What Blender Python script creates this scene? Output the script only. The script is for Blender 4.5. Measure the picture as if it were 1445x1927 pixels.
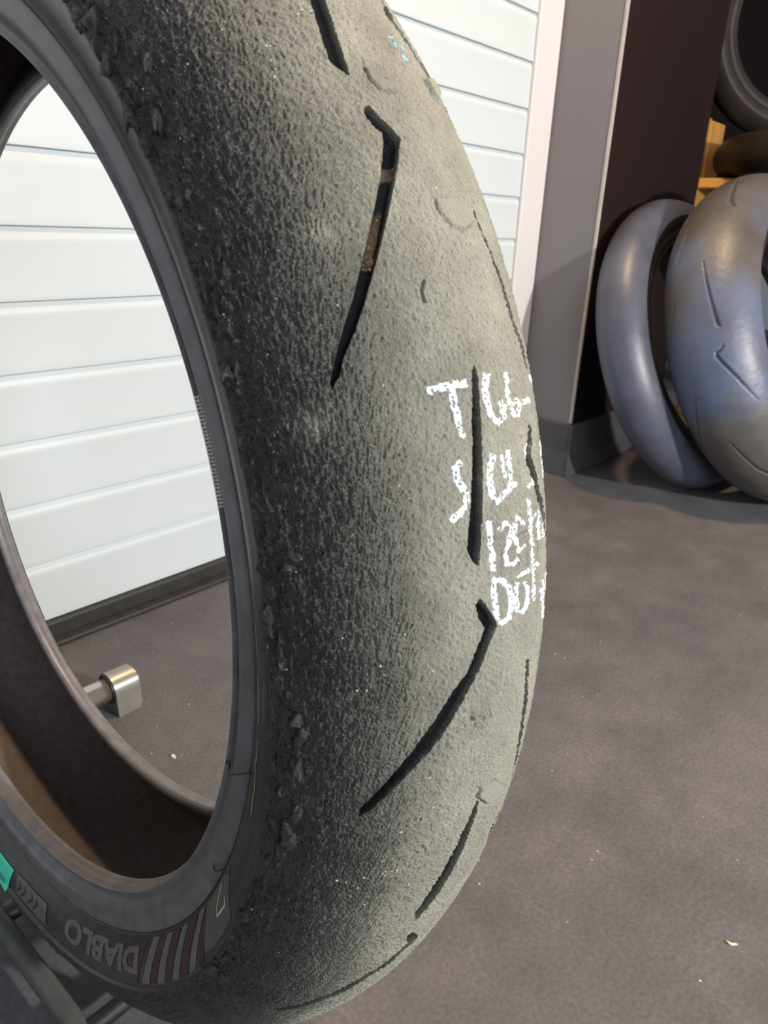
import bpy, bmesh, math, random
import numpy as np
from mathutils import Matrix, Vector

# ---------------------------------------------------------------- scene reset
for o in list(bpy.data.objects):
    bpy.data.objects.remove(o, do_unlink=True)
SC = bpy.context.scene
COL = SC.collection

# ---------------------------------------------------------------- camera
CAM_H = 0.505                       # height of the lens above the floor (m)
FPX = 1385.0                        # focal length in pixels of the 1445 x 1927 frame
W = np.array([[0.65615, -0.24986, 0.71207],
              [-0.75349, -0.26877, 0.60001],
              [0.04146, -0.93023, -0.36462]])      # camera axes (right, down, forward) in the room
cd = bpy.data.cameras.new('camera')
cam = bpy.data.objects.new('camera', cd); COL.objects.link(cam)
cd.sensor_fit = 'VERTICAL'
cd.sensor_height = 24.0
cd.lens = FPX / 1927.0 * 24.0
cd.clip_start = 0.01
cd.dof.use_dof = True
cd.dof.focus_distance = 0.32
cd.dof.aperture_fstop = cd.lens / 1.0              # a small pupil, as in a phone
M = Matrix.Identity(4)
for i in range(3):
    M[i][0] = W[i, 0]; M[i][1] = -W[i, 1]; M[i][2] = -W[i, 2]
M[2][3] = CAM_H
cam.matrix_world = M
SC.camera = cam

# ---------------------------------------------------------------- world, sun, exposure
wd = bpy.data.worlds.new('open_yard_sky'); SC.world = wd; wd.use_nodes = True
bg = wd.node_tree.nodes['Background']
bg.inputs['Color'].default_value = (0.74, 0.80, 0.93, 1)
bg.inputs['Strength'].default_value = 0.16
def area(name, loc, aim, sx, sy, power, col):
    l = bpy.data.lights.new(name, 'AREA'); l.shape = 'RECTANGLE'; l.size = sx; l.size_y = sy; l.energy = power; l.color = col
    o = bpy.data.objects.new(name, l); COL.objects.link(o); o.location = loc
    o.rotation_euler = (Vector(loc)-Vector(aim)).to_track_quat('Z', 'Y').to_euler(); return o
# daylight through the open front of the workshop, behind and to the left of the camera
area('open_front_daylight', (-1.3, -2.8, 1.35), (0.6, 0.6, 0.4), 1.3, 1.9, 58, (0.82, 0.90, 1.0))
# a work lamp standing to the right of the camera
kl = bpy.data.lights.new('work_lamp', 'POINT'); kl.energy = 170; kl.shadow_soft_size = 0.05; kl.color = (1.0, 0.97, 0.92)
ko = bpy.data.objects.new('work_lamp', kl); COL.objects.link(ko); ko.location = (0.82, -1.40, 0.90)
# warm ceiling lamp high over the floor between the shutter and the tyres
wl = bpy.data.lights.new('ceiling_lamp', 'POINT'); wl.energy = 105; wl.shadow_soft_size = 0.06; wl.color = (1.0, 0.67, 0.38)
wo = bpy.data.objects.new('ceiling_lamp', wl); COL.objects.link(wo); wo.location = (0.95, 0.30, 2.30)
SC.view_settings.view_transform = 'Standard'
SC.view_settings.look = 'None'
SC.view_settings.exposure = 0.28
SC.view_settings.gamma = 1.0
SC.view_settings.use_curve_mapping = False

# ---------------------------------------------------------------- helpers
def tag(o, label=None, cat=None, group=None, kind=None):
    if label: o['label'] = label
    if cat: o['category'] = cat
    if group: o['group'] = group
    if kind: o['kind'] = kind
    return o

def link(name, me, parent=None, mat=None):
    o = bpy.data.objects.new(name, me); COL.objects.link(o)
    if mat is not None and me is not None and not me.materials: me.materials.append(mat)
    if parent is not None: o.parent = parent
    return o

def empty(name, mw=None):
    o = bpy.data.objects.new(name, None); COL.objects.link(o)
    o.empty_display_size = 0.05
    if mw is not None: o.matrix_world = mw
    return o

def np_mesh(name, V, F, smooth=True):
    """mesh from numpy vertices (n,3) and faces (m,k)"""
    me = bpy.data.meshes.new(name)
    V = np.ascontiguousarray(V, dtype=np.float32); F = np.ascontiguousarray(F, dtype=np.int32)
    k = F.shape[1]
    me.vertices.add(len(V)); me.vertices.foreach_set('co', V.ravel())
    me.loops.add(F.size); me.loops.foreach_set('vertex_index', F.ravel())
    me.polygons.add(len(F))
    me.polygons.foreach_set('loop_start', np.arange(0, F.size, k, dtype=np.int32))
    me.polygons.foreach_set('loop_total', np.full(len(F), k, dtype=np.int32))
    me.polygons.foreach_set('use_smooth', np.full(len(F), smooth, dtype=bool))
    me.update(calc_edges=True); me.validate()
    return me

def bm_mesh(name, bm, smooth=False):
    bmesh.ops.recalc_face_normals(bm, faces=bm.faces)
    me = bpy.data.meshes.new(name); bm.to_mesh(me); bm.free()
    for p in me.polygons: p.use_smooth = smooth
    return me

def box_mesh(name, x0, x1, y0, y1, z0, z1, bev=0.0, seg=2):
    bm = bmesh.new()
    bmesh.ops.create_cube(bm, size=1)
    for v in bm.verts:
        v.co = ((x0 + x1) / 2 + v.co.x * (x1 - x0), (y0 + y1) / 2 + v.co.y * (y1 - y0), (z0 + z1) / 2 + v.co.z * (z1 - z0))
    if bev: bmesh.ops.bevel(bm, geom=bm.edges[:], offset=bev, segments=seg, affect='EDGES', profile=0.5)
    return bm_mesh(name, bm)

def tube_mesh(name, p, q, r, seg=24, bev=0.0015):
    p = Vector(p); q = Vector(q); L = (q - p).length
    prof = [(r - bev, 0), (r, bev), (r, L - bev), (r - bev, L)]
    rot = (q - p).to_track_quat('Z', 'Y').to_matrix()
    V = []
    for rr, z in prof:
        for k in range(seg):
            a = 2 * math.pi * k / seg
            V.append(p + rot @ Vector((rr * math.cos(a), rr * math.sin(a), z)))
    bm = bmesh.new(); vs = [bm.verts.new(v) for v in V]
    for i in range(len(prof) - 1):
        for k in range(seg):
            bm.faces.new((vs[i*seg+k], vs[i*seg+(k+1) % seg], vs[(i+1)*seg+(k+1) % seg], vs[(i+1)*seg+k]))
    bm.faces.new(vs[:seg][::-1]); bm.faces.new(vs[-seg:])
    return bm_mesh(name, bm, True)

def lathe(name, prof, seg=384, closed=False):
    """prof: list of (r, z) revolved about local z"""
    prof = np.array(prof); n = len(prof)
    a = np.linspace(0, 2*np.pi, seg, endpoint=False)
    V = np.stack([np.outer(np.cos(a), prof[:, 0]), np.outer(np.sin(a), prof[:, 0]), np.tile(prof[:, 1], (seg, 1))], -1).reshape(-1, 3)
    i = np.arange(seg)[:, None]; j = np.arange(n - 1 if not closed else n)[None, :]
    j2 = (j + 1) % n; i2 = (i + 1) % seg
    F = np.stack([i*n + j, i2*n + j, i2*n + j2, i*n + j2], -1).reshape(-1, 4)
    return np_mesh(name, V, F)

def smooth_prof(pts, n=6):
    """Catmull-Rom resampling of a profile"""
    P = np.array(pts, float); P = np.vstack([2*P[0]-P[1], P, 2*P[-1]-P[-2]])
    out = []
    for i in range(1, len(P) - 2):
        for k in range(n):
            t = k / n
            out.append(0.5*((2*P[i]) + (-P[i-1]+P[i+1])*t + (2*P[i-1]-5*P[i]+4*P[i+1]-P[i+2])*t*t + (-P[i-1]+3*P[i]-3*P[i+1]+P[i+2])*t**3))
    out.append(P[-2])
    return [tuple(p) for p in out]

def sstep(a, b, x):
    t = np.clip((x - a) / (b - a), 0, 1); return t*t*(3 - 2*t)

def hash2(i, j, seed):
    h = (i.astype(np.uint32) * np.uint32(374761393) + j.astype(np.uint32) * np.uint32(668265263) + np.uint32(seed * 2246822519 & 0xffffffff))
    h = (h ^ (h >> np.uint32(13))) * np.uint32(1274126177)
    h = h ^ (h >> np.uint32(16))
    return (h & np.uint32(0xffff)).astype(np.float32) / 65535.0

def vnoise(x, y, seed=0):
    xi = np.floor(x).astype(np.int64); yi = np.floor(y).astype(np.int64)
    fx = (x - xi).astype(np.float32); fy = (y - yi).astype(np.float32)
    fx = fx*fx*(3-2*fx); fy = fy*fy*(3-2*fy)
    a = hash2(xi, yi, seed); b = hash2(xi+1, yi, seed); c = hash2(xi, yi+1, seed); d = hash2(xi+1, yi+1, seed)
    return (a*(1-fx)+b*fx)*(1-fy) + (c*(1-fx)+d*fx)*fy

def fbm(x, y, seed=0, octv=3):
    s = 0; w = 1; tot = 0
    for o in range(octv):
        s = s + w*vnoise(x*2**o + 17.3*o, y*2**o + 9.1*o, seed+o); tot += w; w *= 0.5
    return s / tot

def poly_sdf(px, py, poly):
    """signed distance (inside positive) of points to a polygon"""
    P = np.array(poly, float); n = len(P)
    d2 = np.full(px.shape, 1e9); inside = np.zeros(px.shape, bool)
    for i in range(n):
        x0, y0 = P[i]; x1, y1 = P[(i+1) % n]
        ex, ey = x1-x0, y1-y0; L = ex*ex+ey*ey + 1e-12
        t = np.clip(((px-x0)*ex + (py-y0)*ey)/L, 0, 1)
        d2 = np.minimum(d2, (px-x0-t*ex)**2 + (py-y0-t*ey)**2)
        cnd = (y0 > py) != (y1 > py)
        with np.errstate(divide='ignore', invalid='ignore'):
            xx = x0 + (py-y0)/(y1-y0+1e-30)*ex
        inside ^= cnd & (px < xx)
    d = np.sqrt(d2)
    return np.where(inside, d, -d)

# ---------------------------------------------------------------- materials
def new_mat(name):
    m = bpy.data.materials.new(name); m.use_nodes = True
    nt = m.node_tree; b = nt.nodes['Principled BSDF']
    return m, nt, b

def nd(nt, t, **kw):
    n = nt.nodes.new(t)
    for k, v in kw.items():
        if hasattr(n, k): setattr(n, k, v)
        else: n.inputs[k.replace('_', ' ')].default_value = v
    return n

def noise(nt, vec, scale, detail=4, rough=0.55, dist=0.0):
    n = nd(nt, 'ShaderNodeTexNoise', Scale=scale, Detail=detail, Roughness=rough, Distortion=dist)
    nt.links.new(vec, n.inputs['Vector']); return n.outputs['Fac']

def ramp(nt, fac, stops):
    r = nt.nodes.new('ShaderNodeValToRGB'); nt.links.new(fac, r.inputs['Fac'])
    e = r.color_ramp.elements
    while len(e) < len(stops): e.new(0.5)
    for el, (p, c) in zip(e, stops):
        el.position = p; el.color = (c[0], c[1], c[2], 1) if len(c) == 3 else c
    return r.outputs['Color']

def mix(nt, fac, a, b, mode='MIX'):
    m = nt.nodes.new('ShaderNodeMix'); m.data_type = 'RGBA'; m.blend_type = mode
    for sock, v in ((m.inputs[0], fac), (m.inputs[6], a), (m.inputs[7], b)):
        if isinstance(v, (int, float)): sock.default_value = v
        elif isinstance(v, tuple): sock.default_value = (*v, 1) if len(v) == 3 else v
        else: nt.links.new(v, sock)
    return m.outputs[2]

def bump(nt, b, h, strength, dist):
    n = nd(nt, 'ShaderNodeBump', Strength=strength, Distance=dist)
    nt.links.new(h, n.inputs['Height']); nt.links.new(n.outputs['Normal'], b.inputs['Normal'])

def objco(nt):
    return nt.nodes.new('ShaderNodeTexCoord').outputs['Object']

def plain(name, col, rough=0.5, metal=0.0, nscale=None, namp=0.25, bmp=0.0, bscale=None, spec=0.5):
    m, nt, b = new_mat(name)
    b.inputs['Roughness'].default_value = rough; b.inputs['Metallic'].default_value = metal
    b.inputs['Specular IOR Level'].default_value = spec
    co = objco(nt)
    f = noise(nt, co, nscale or 20.0)
    c0 = tuple(c*(1-namp) for c in col); c1 = tuple(min(1, c*(1+namp)) for c in col)
    nt.links.new(ramp(nt, f, [(0.3, c0), (0.7, c1)]), b.inputs['Base Color'])
    if bmp: bump(nt, b, noise(nt, co, bscale or 200.0), 0.6, bmp)
    return m

# worn tread: dark scrubbed rubber under a film of tan dust on the crown ('dust' is a wear layer of the tyre)
def tread_material():
    m, nt, b = new_mat('worn_tread_rubber')
    co = objco(nt)
    at = nt.nodes.new('ShaderNodeAttribute'); at.attribute_name = 'dust'
    n1 = noise(nt, co, 1300, 3, 0.6); n2 = noise(nt, co, 60, 5, 0.6); n3 = noise(nt, co, 3200, 2, 0.5)
    rub = ramp(nt, n2, [(0.3, (0.018, 0.0168, 0.0175)), (0.7, (0.037, 0.0343, 0.0337))])
    dst = ramp(nt, n2, [(0.25, (0.300, 0.290, 0.228)), (0.75, (0.450, 0.434, 0.348))])
    th = nd(nt, 'ShaderNodeMath', operation='MULTIPLY_ADD')       # dust film broken up by grain
    nt.links.new(n1, th.inputs[0]); th.inputs[1].default_value = 0.50; th.inputs[2].default_value = -0.28
    ad = nd(nt, 'ShaderNodeMath', operation='ADD', use_clamp=True)
    nt.links.new(at.outputs['Fac'], ad.inputs[0]); nt.links.new(th.outputs[0], ad.inputs[1])
    c = mix(nt, ad.outputs[0], rub, dst)
    nt.links.new(c, b.inputs['Base Color'])
    r = nd(nt, 'ShaderNodeMapRange'); nt.links.new(ad.outputs[0], r.inputs['Value'])
    r.inputs['To Min'].default_value = 0.22; r.inputs['To Max'].default_value = 0.72
    nt.links.new(r.outputs[0], b.inputs['Roughness'])
    b.inputs['Specular IOR Level'].default_value = 0.6
    s = nd(nt, 'ShaderNodeMath', operation='ADD'); nt.links.new(n1, s.inputs[0]); nt.links.new(n3, s.inputs[1])
    bump(nt, b, s.outputs[0], 1.0, 0.0009)
    return m

def floor_material():
    m, nt, b = new_mat('dark_sealed_concrete')
    co = objco(nt)
    big = noise(nt, co, 2.2, 5, 0.6, 0.4); mid = noise(nt, co, 14, 5, 0.65); fine = noise(nt, co, 260, 3, 0.6)
    c = ramp(nt, big, [(0.3, (0.072, 0.072, 0.081)), (0.52, (0.096, 0.094, 0.100)), (0.72, (0.122, 0.115, 0.117))])
    c = mix(nt, 0.5, c, ramp(nt, mid, [(0.3, (0.30, 0.29, 0.30)), (0.7, (0.76, 0.70, 0.68))]), 'OVERLAY')
    c = mix(nt, 0.35, c, ramp(nt, fine, [(0.35, (0.25, 0.25, 0.25)), (0.65, (0.75, 0.75, 0.75))]), 'OVERLAY')
    v = nd(nt, 'ShaderNodeTexVoronoi', Scale=75.0); nt.links.new(co, v.inputs['Vector'])
    sp = ramp(nt, v.outputs['Distance'], [(0.0, (1, 1, 1)), (0.05, (1, 1, 1)), (0.075, (0, 0, 0))])
    pick = ramp(nt, noise(nt, co, 23, 2), [(0.56, (0, 0, 0)), (0.62, (1, 1, 1))])
    spm = mix(nt, 1.0, sp, pick, 'MULTIPLY')
    c = mix(nt, spm, c, (0.55, 0.51, 0.44))
    nt.links.new(c, b.inputs['Base Color'])
    b.inputs['Roughness'].default_value = 0.62
    bump(nt, b, fine, 0.25, 0.0003)
    return m

MAT = {}
MAT['tread'] = tread_material()
MAT['floor'] = floor_material()
MAT['groove'] = plain('groove_rubber', (0.05, 0.048, 0.048), 0.5, 0, 300, 0.3, 0.0001, 1500)
MAT['sidewall'] = plain('smooth_sidewall_rubber', (0.036, 0.032, 0.032), 0.26, 0, 120, 0.3, 0.00015, 900)
MAT['bead'] = plain('bead_rubber', (0.115, 0.108, 0.114), 0.36, 0, 90, 0.25, 0.00015, 700)
MAT['liner'] = plain('brown_inner_liner', (0.068, 0.052, 0.048), 0.6, 0, 160, 0.25, 0.0003, 600)
MAT['chalk'] = plain('white_chalk', (0.58, 0.66, 0.69), 0.9, 0, 2500, 0.25, 0.0002, 3000)
MAT['crumb'] = plain('melted_rubber_crumb', (0.030, 0.027, 0.025), 0.22, 0, 700, 0.4, 0.0006, 900)
MAT['grit'] = plain('pale_grit', (0.62, 0.58, 0.48), 0.6, 0, 400, 0.35)
MAT['stripe'] = plain('grey_stripe_print', (0.13, 0.12, 0.113), 0.5, 0, 300, 0.2)
MAT['red'] = plain('dark_red_stripe_print', (0.050, 0.013, 0.013), 0.5, 0, 300, 0.25)
MAT['letter'] = plain('grey_letter_print', (0.125, 0.105, 0.105), 0.5, 0, 400, 0.2)
MAT['pad'] = plain('grey_moulded_pad', (0.095, 0.085, 0.078), 0.5, 0, 300, 0.25)
MAT['teal'] = plain('teal_sticker_paper', (0.05, 0.60, 0.42), 0.5, 0, 600, 0.12)
MAT['yellow'] = plain('yellow_sticker_print', (0.62, 0.68, 0.10), 0.5, 0, 600, 0.1)
MAT['cream'] = plain('cream_marker', (0.50, 0.50, 0.36), 0.7, 0, 900, 0.3)
MAT['knurl'] = plain('pale_knurled_rubber', (0.50, 0.46, 0.41), 0.6, 0, 900, 0.3)
MAT['blue'] = plain('blue_chalk', (0.22, 0.40, 0.55), 0.9, 0, 2500, 0.3)
MAT['shutter'] = plain('white_enamel_slat', (0.525, 0.57, 0.585), 0.42, 0, 3.0, 0.025, 0.0, spec=0.35)
MAT['guide'] = plain('white_enamel_guide', (0.60, 0.57, 0.57), 0.45, 0, 4.0, 0.03)
MAT['seal'] = plain('black_rubber_seal', (0.020, 0.020, 0.020), 0.6, 0, 60, 0.3)
MAT['grey_wall'] = plain('grey_painted_reveal', (0.165, 0.158, 0.168), 0.7, 0, 3.0, 0.06, 0.0003, 350)
MAT['dark_wall'] = plain('dark_brown_painted_wall', (0.0130, 0.0065, 0.0062), 0.8, 0, 2.5, 0.15, 0.0003, 350, spec=0.15)
MAT['base'] = plain('dark_grey_baseboard', (0.060, 0.058, 0.062), 0.6, 0, 10, 0.25)
MAT['bead_trim'] = plain('pale_corner_bead', (0.40, 0.36, 0.33), 0.6, 0, 20, 0.1)
MAT['steel'] = plain('satin_steel_tube', (0.62, 0.58, 0.54), 0.22, 0.9, 30, 0.15)
MAT['rail'] = plain('grey_green_powder_coat', (0.060, 0.062, 0.056), 0.5, 0.0, 40, 0.2)
MAT['cap'] = plain('grey_metal_foot', (0.30, 0.29, 0.265), 0.33, 0.6, 40, 0.12)
MAT['black'] = plain('black_plastic', (0.012, 0.012, 0.013), 0.5, 0, 40, 0.2)
MAT['amber'] = plain('amber_varnished_wood', (0.46, 0.23, 0.055), 0.45, 0, 9, 0.35)
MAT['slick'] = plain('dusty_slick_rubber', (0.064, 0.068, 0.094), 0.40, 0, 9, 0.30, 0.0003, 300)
def sky_sheen_mat():
    m, nt, b = new_mat('painted_sky_sheen_rubber'); co = objco(nt)
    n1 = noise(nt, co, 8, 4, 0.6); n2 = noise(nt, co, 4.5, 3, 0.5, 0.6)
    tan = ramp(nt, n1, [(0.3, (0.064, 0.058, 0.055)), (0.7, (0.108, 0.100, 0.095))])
    blu = ramp(nt, n1, [(0.3, (0.068, 0.080, 0.135)), (0.7, (0.105, 0.125, 0.205))])  # blue-grey patches: sky reflection painted into the rubber colour
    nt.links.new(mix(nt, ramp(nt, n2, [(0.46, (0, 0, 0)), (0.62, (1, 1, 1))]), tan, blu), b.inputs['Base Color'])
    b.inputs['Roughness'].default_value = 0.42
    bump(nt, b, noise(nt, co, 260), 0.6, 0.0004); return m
MAT['rear'] = sky_sheen_mat()
MAT['dark_tyre'] = plain('clean_dark_rubber', (0.022, 0.018, 0.017), 0.5, 0, 12, 0.3, 0.0003, 300, spec=0.25)
MAT['dark_side'] = plain('dark_sidewall_rubber', (0.016, 0.014, 0.0135), 0.45, 0, 40, 0.3)

# ---------------------------------------------------------------- the setting
YS = 0.836                                             # plane of the roller shutter
fl = link('floor', box_mesh('floor', -3.5, 5.0, -3.0, 3.0, -0.05, 0.0), None, MAT['floor']); tag(fl, kind='structure')

door = empty('door_1'); tag(door, kind='structure')
door.location = (0, YS, 0)
SP = 0.0768; Z0 = 0.026; XG = 1.357
sl_prof = [(0.0, 0.0000), (0.0003, -0.0030), (0.0010, -0.0041), (0.0030, -0.0042), (0.0080, -0.0040), (0.0160, -0.0037), (0.0260, -0.0035), (0.0360, -0.0034),
           (0.0460, -0.0034), (0.0540, -0.0035), (0.0600, -0.0037), (0.0640, -0.0038), (0.0660, -0.0036), (0.0680, -0.0031), (0.0720, -0.0018), (0.0755, -0.0006),
           (0.0764, 0.0004), (0.0764, 0.010), (0.0, 0.010)]
def slat_mesh():
    n = len(sl_prof); V = []; F = []
    xs = [-2.6, XG]
    for x in xs:
        for z, y in sl_prof: V.append((x, y, z))
    for j in range(n): F.append((j, (j+1) % n, n + (j+1) % n, n + j))
    bm = bmesh.new(); vs = [bm.verts.new(v) for v in V]
    for f in F: bm.faces.new([vs[i] for i in f])
    bm.faces.new(vs[:n]); bm.faces.new(vs[n:][::-1])
    return bm_mesh('slat', bm)
sm = slat_mesh(); sm.materials.append(MAT['shutter'])
for p in sm.polygons: p.use_smooth = len(p.vertices) == 4
try: sm.set_sharp_from_angle(angle=math.radians(24))
except Exception: pass
for k in range(32):
    o = link('slat', sm, door); o.location = (0, 0, Z0 + k*SP)
link('bottom_seal', box_mesh('bottom_seal', -2.6, XG, -0.012, 0.012, 0.0, Z0, 0.003), door, MAT['seal'])
link('threshold_strip', box_mesh('threshold_strip', -2.6, XG, -0.030, -0.0125, 0.0, 0.006, 0.002), door, MAT['seal'])

gd = link('trim_1', box_mesh('trim_1', XG + 0.0015, 1.441, YS - 0.010, YS + 0.05, 0, 2.6, 0.003), None, MAT['guide']); tag(gd, kind='structure')

XP0, XP1, YP = 1.444, 1.942, 0.701
pier = empty('wall_right'); tag(pier, kind='structure')
link('reveal_face', box_mesh('reveal_face', XP0 - 0.0, XP0 + 0.03, YP + 0.0005, 1.40, 0, 2.8), pier, MAT['grey_wall'])
link('front_face', box_mesh('front_face', XP0 + 0.0005, XP1, YP, YP + 0.03, 0, 2.8), pier, MAT['dark_wall'])
link('return_face', box_mesh('return_face', XP1 - 0.03, XP1, YP + 0.03, 1.40, 0, 2.8), pier, MAT['dark_wall'])
link('corner_bead', box_mesh('corner_bead', XP0 - 0.0015, XP0 + 0.004, YP - 0.0015, YP + 0.005, 0.12, 2.8, 0.001), pier, MAT['bead_trim'])
bb = empty('baseboard_right'); tag(bb, kind='structure')
link('board', box_mesh('board', XP0 - 0.008, XP1 + 0.006, YP - 0.010, YP, 0, 0.118, 0.002), bb, MAT['base'])
link('board', box_mesh('board', XP0 - 0.008, XP0, YP, YS - 0.011, 0, 0.118, 0.002), bb, MAT['base'])
wf = link('wall_back', box_mesh('wall_back', XP1, 5.0, 1.40, 1.46, 0, 2.8), None, MAT['dark_wall']); tag(wf, kind='structure')

# tread grooves, chalk strokes and scratches in tyre coordinates: (mm round the crown, mm across from the crown)
GROOVE = {
  'G1': [(-38.5,14.0),(-55.1,18.6),(-62.6,20.3),(-72.4,22.2),(-82.4,23.8),(-85.7,21.9),(-87.7,19.7),(-82.9,19.0),(-72.6,17.3),(-62.5,15.3),(-54.7,13.2),(-37.0,7.7)],
  'G2': [(-96.9,19.9),(-100.0,20.4),(-102.8,18.8),(-104.6,17.1),(-108.3,18.4),(-116.9,22.7),(-125.0,27.5),(-135.9,33.9),(-147.0,40.0),(-152.5,43.6),(-160.8,48.1),(-167.5,51.2),(-169.3,50.9),(-166.4,48.2),(-162.2,46.3),(-156.2,42.0),(-148.4,37.0),(-137.1,30.2),(-125.6,23.2),(-114.2,16.1),(-106.8,11.9),(-104.6,12.7),(-100.9,15.5),(-97.5,17.4),(-96.5,18.5)],
  'G3': [(-170.2,9.4),(-172.0,10.4),(-184.7,13.5),(-202.0,16.7),(-214.2,19.1),(-219.9,20.3),(-222.9,19.3),(-225.8,16.8),(-221.8,15.8),(-207.2,13.3),(-194.1,11.3),(-180.9,9.5),(-173.5,8.5),(-170.4,8.7)],
  'G4': [(-235.1,16.6),(-237.1,18.2),(-241.4,17.1),(-245.0,14.7),(-249.4,17.0),(-257.0,20.4),(-262.9,25.6),(-274.0,32.7),(-287.7,41.2),(-303.4,50.8),(-307.1,50.9),(-302.4,46.3),(-290.2,38.1),(-278.2,28.5),(-268.8,23.0),(-257.3,15.9),(-250.2,12.6),(-246.0,9.7),(-243.2,10.7),(-237.6,14.7)],
  'G5': [(-308.4,8.8),(-314.7,10.6),(-328.8,13.4),(-341.5,16.2),(-360.1,20.8),(-367.2,18.1),(-361.5,15.5),(-345.1,10.7),(-330.3,8.5),(-315.0,7.4)],
  'G6': [(-391.4,15.0),(-380.6,18.4),(-379.3,16.6),(-387.8,11.2),(-397.4,8.6),(-397.2,17.0),(-404.4,19.8),(-413.0,24.0),(-421.6,31.9),(-431.5,36.8),(-439.6,43.5),(-448.1,51.6),(-444.1,52.9),(-434.7,45.4),(-426.3,38.9),(-416.5,34.0),(-407.4,26.4),(-398.2,22.5),(-392.0,19.4)],
  'G7': [(-124.2,-10.2),(-128.3,-10.1),(-135.7,-12.6),(-146.0,-15.1),(-157.3,-16.9),(-165.8,-20.9),(-173.1,-22.8),(-173.1,-27.2),(-165.7,-25.3),(-156.8,-20.2),(-145.7,-17.8),(-135.4,-14.4),(-128.0,-11.7),(-124.0,-11.4)],
  'G8': [(-189.9,-20.4),(-198.0,-15.9),(-203.7,-18.7),(-212.6,-23.9),(-213.4,-28.0),(-203.9,-25.0),(-198.1,-19.0),(-190.1,-22.0)],
  'G9': [(-266.7,-14.5),(-276.3,-17.4),(-286.2,-19.8),(-291.0,-27.2),(-278.1,-20.6),(-267.4,-15.9)],
  'P1': [(-123.6,7.6),(-128.0,7.1),(-131.7,3.6),(-132.5,-1.1),(-129.7,-8.2),(-124.9,-10.1),(-123.1,-3.3)],
  'P2': [(-84.5,13.7),(-88.5,13.9),(-91.9,11.7),(-92.0,7.2),(-89.1,7.0),(-87.1,9.8),(-85.4,12.4)],
  'P3': [(-273.1,18.6),(-270.0,17.7),(-272.5,9.9),(-277.5,8.0),(-280.4,11.1),(-278.1,17.3)],
  'P4': [(-308.0,9.6),(-303.5,8.8),(-305.4,1.4),(-311.9,-4.9),(-317.0,-4.5),(-314.8,2.8)],
  'P5': [(-82.6,-12.9),(-79.6,-19.4),(-82.6,-24.7),(-89.6,-16.1),(-87.8,-13.8)],
  'K1': [(-145.7,19.6),(-145.8,19.0),(-148.8,20.7),(-151.7,20.4),(-151.9,21.2),(-148.7,21.4)],
}
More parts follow.
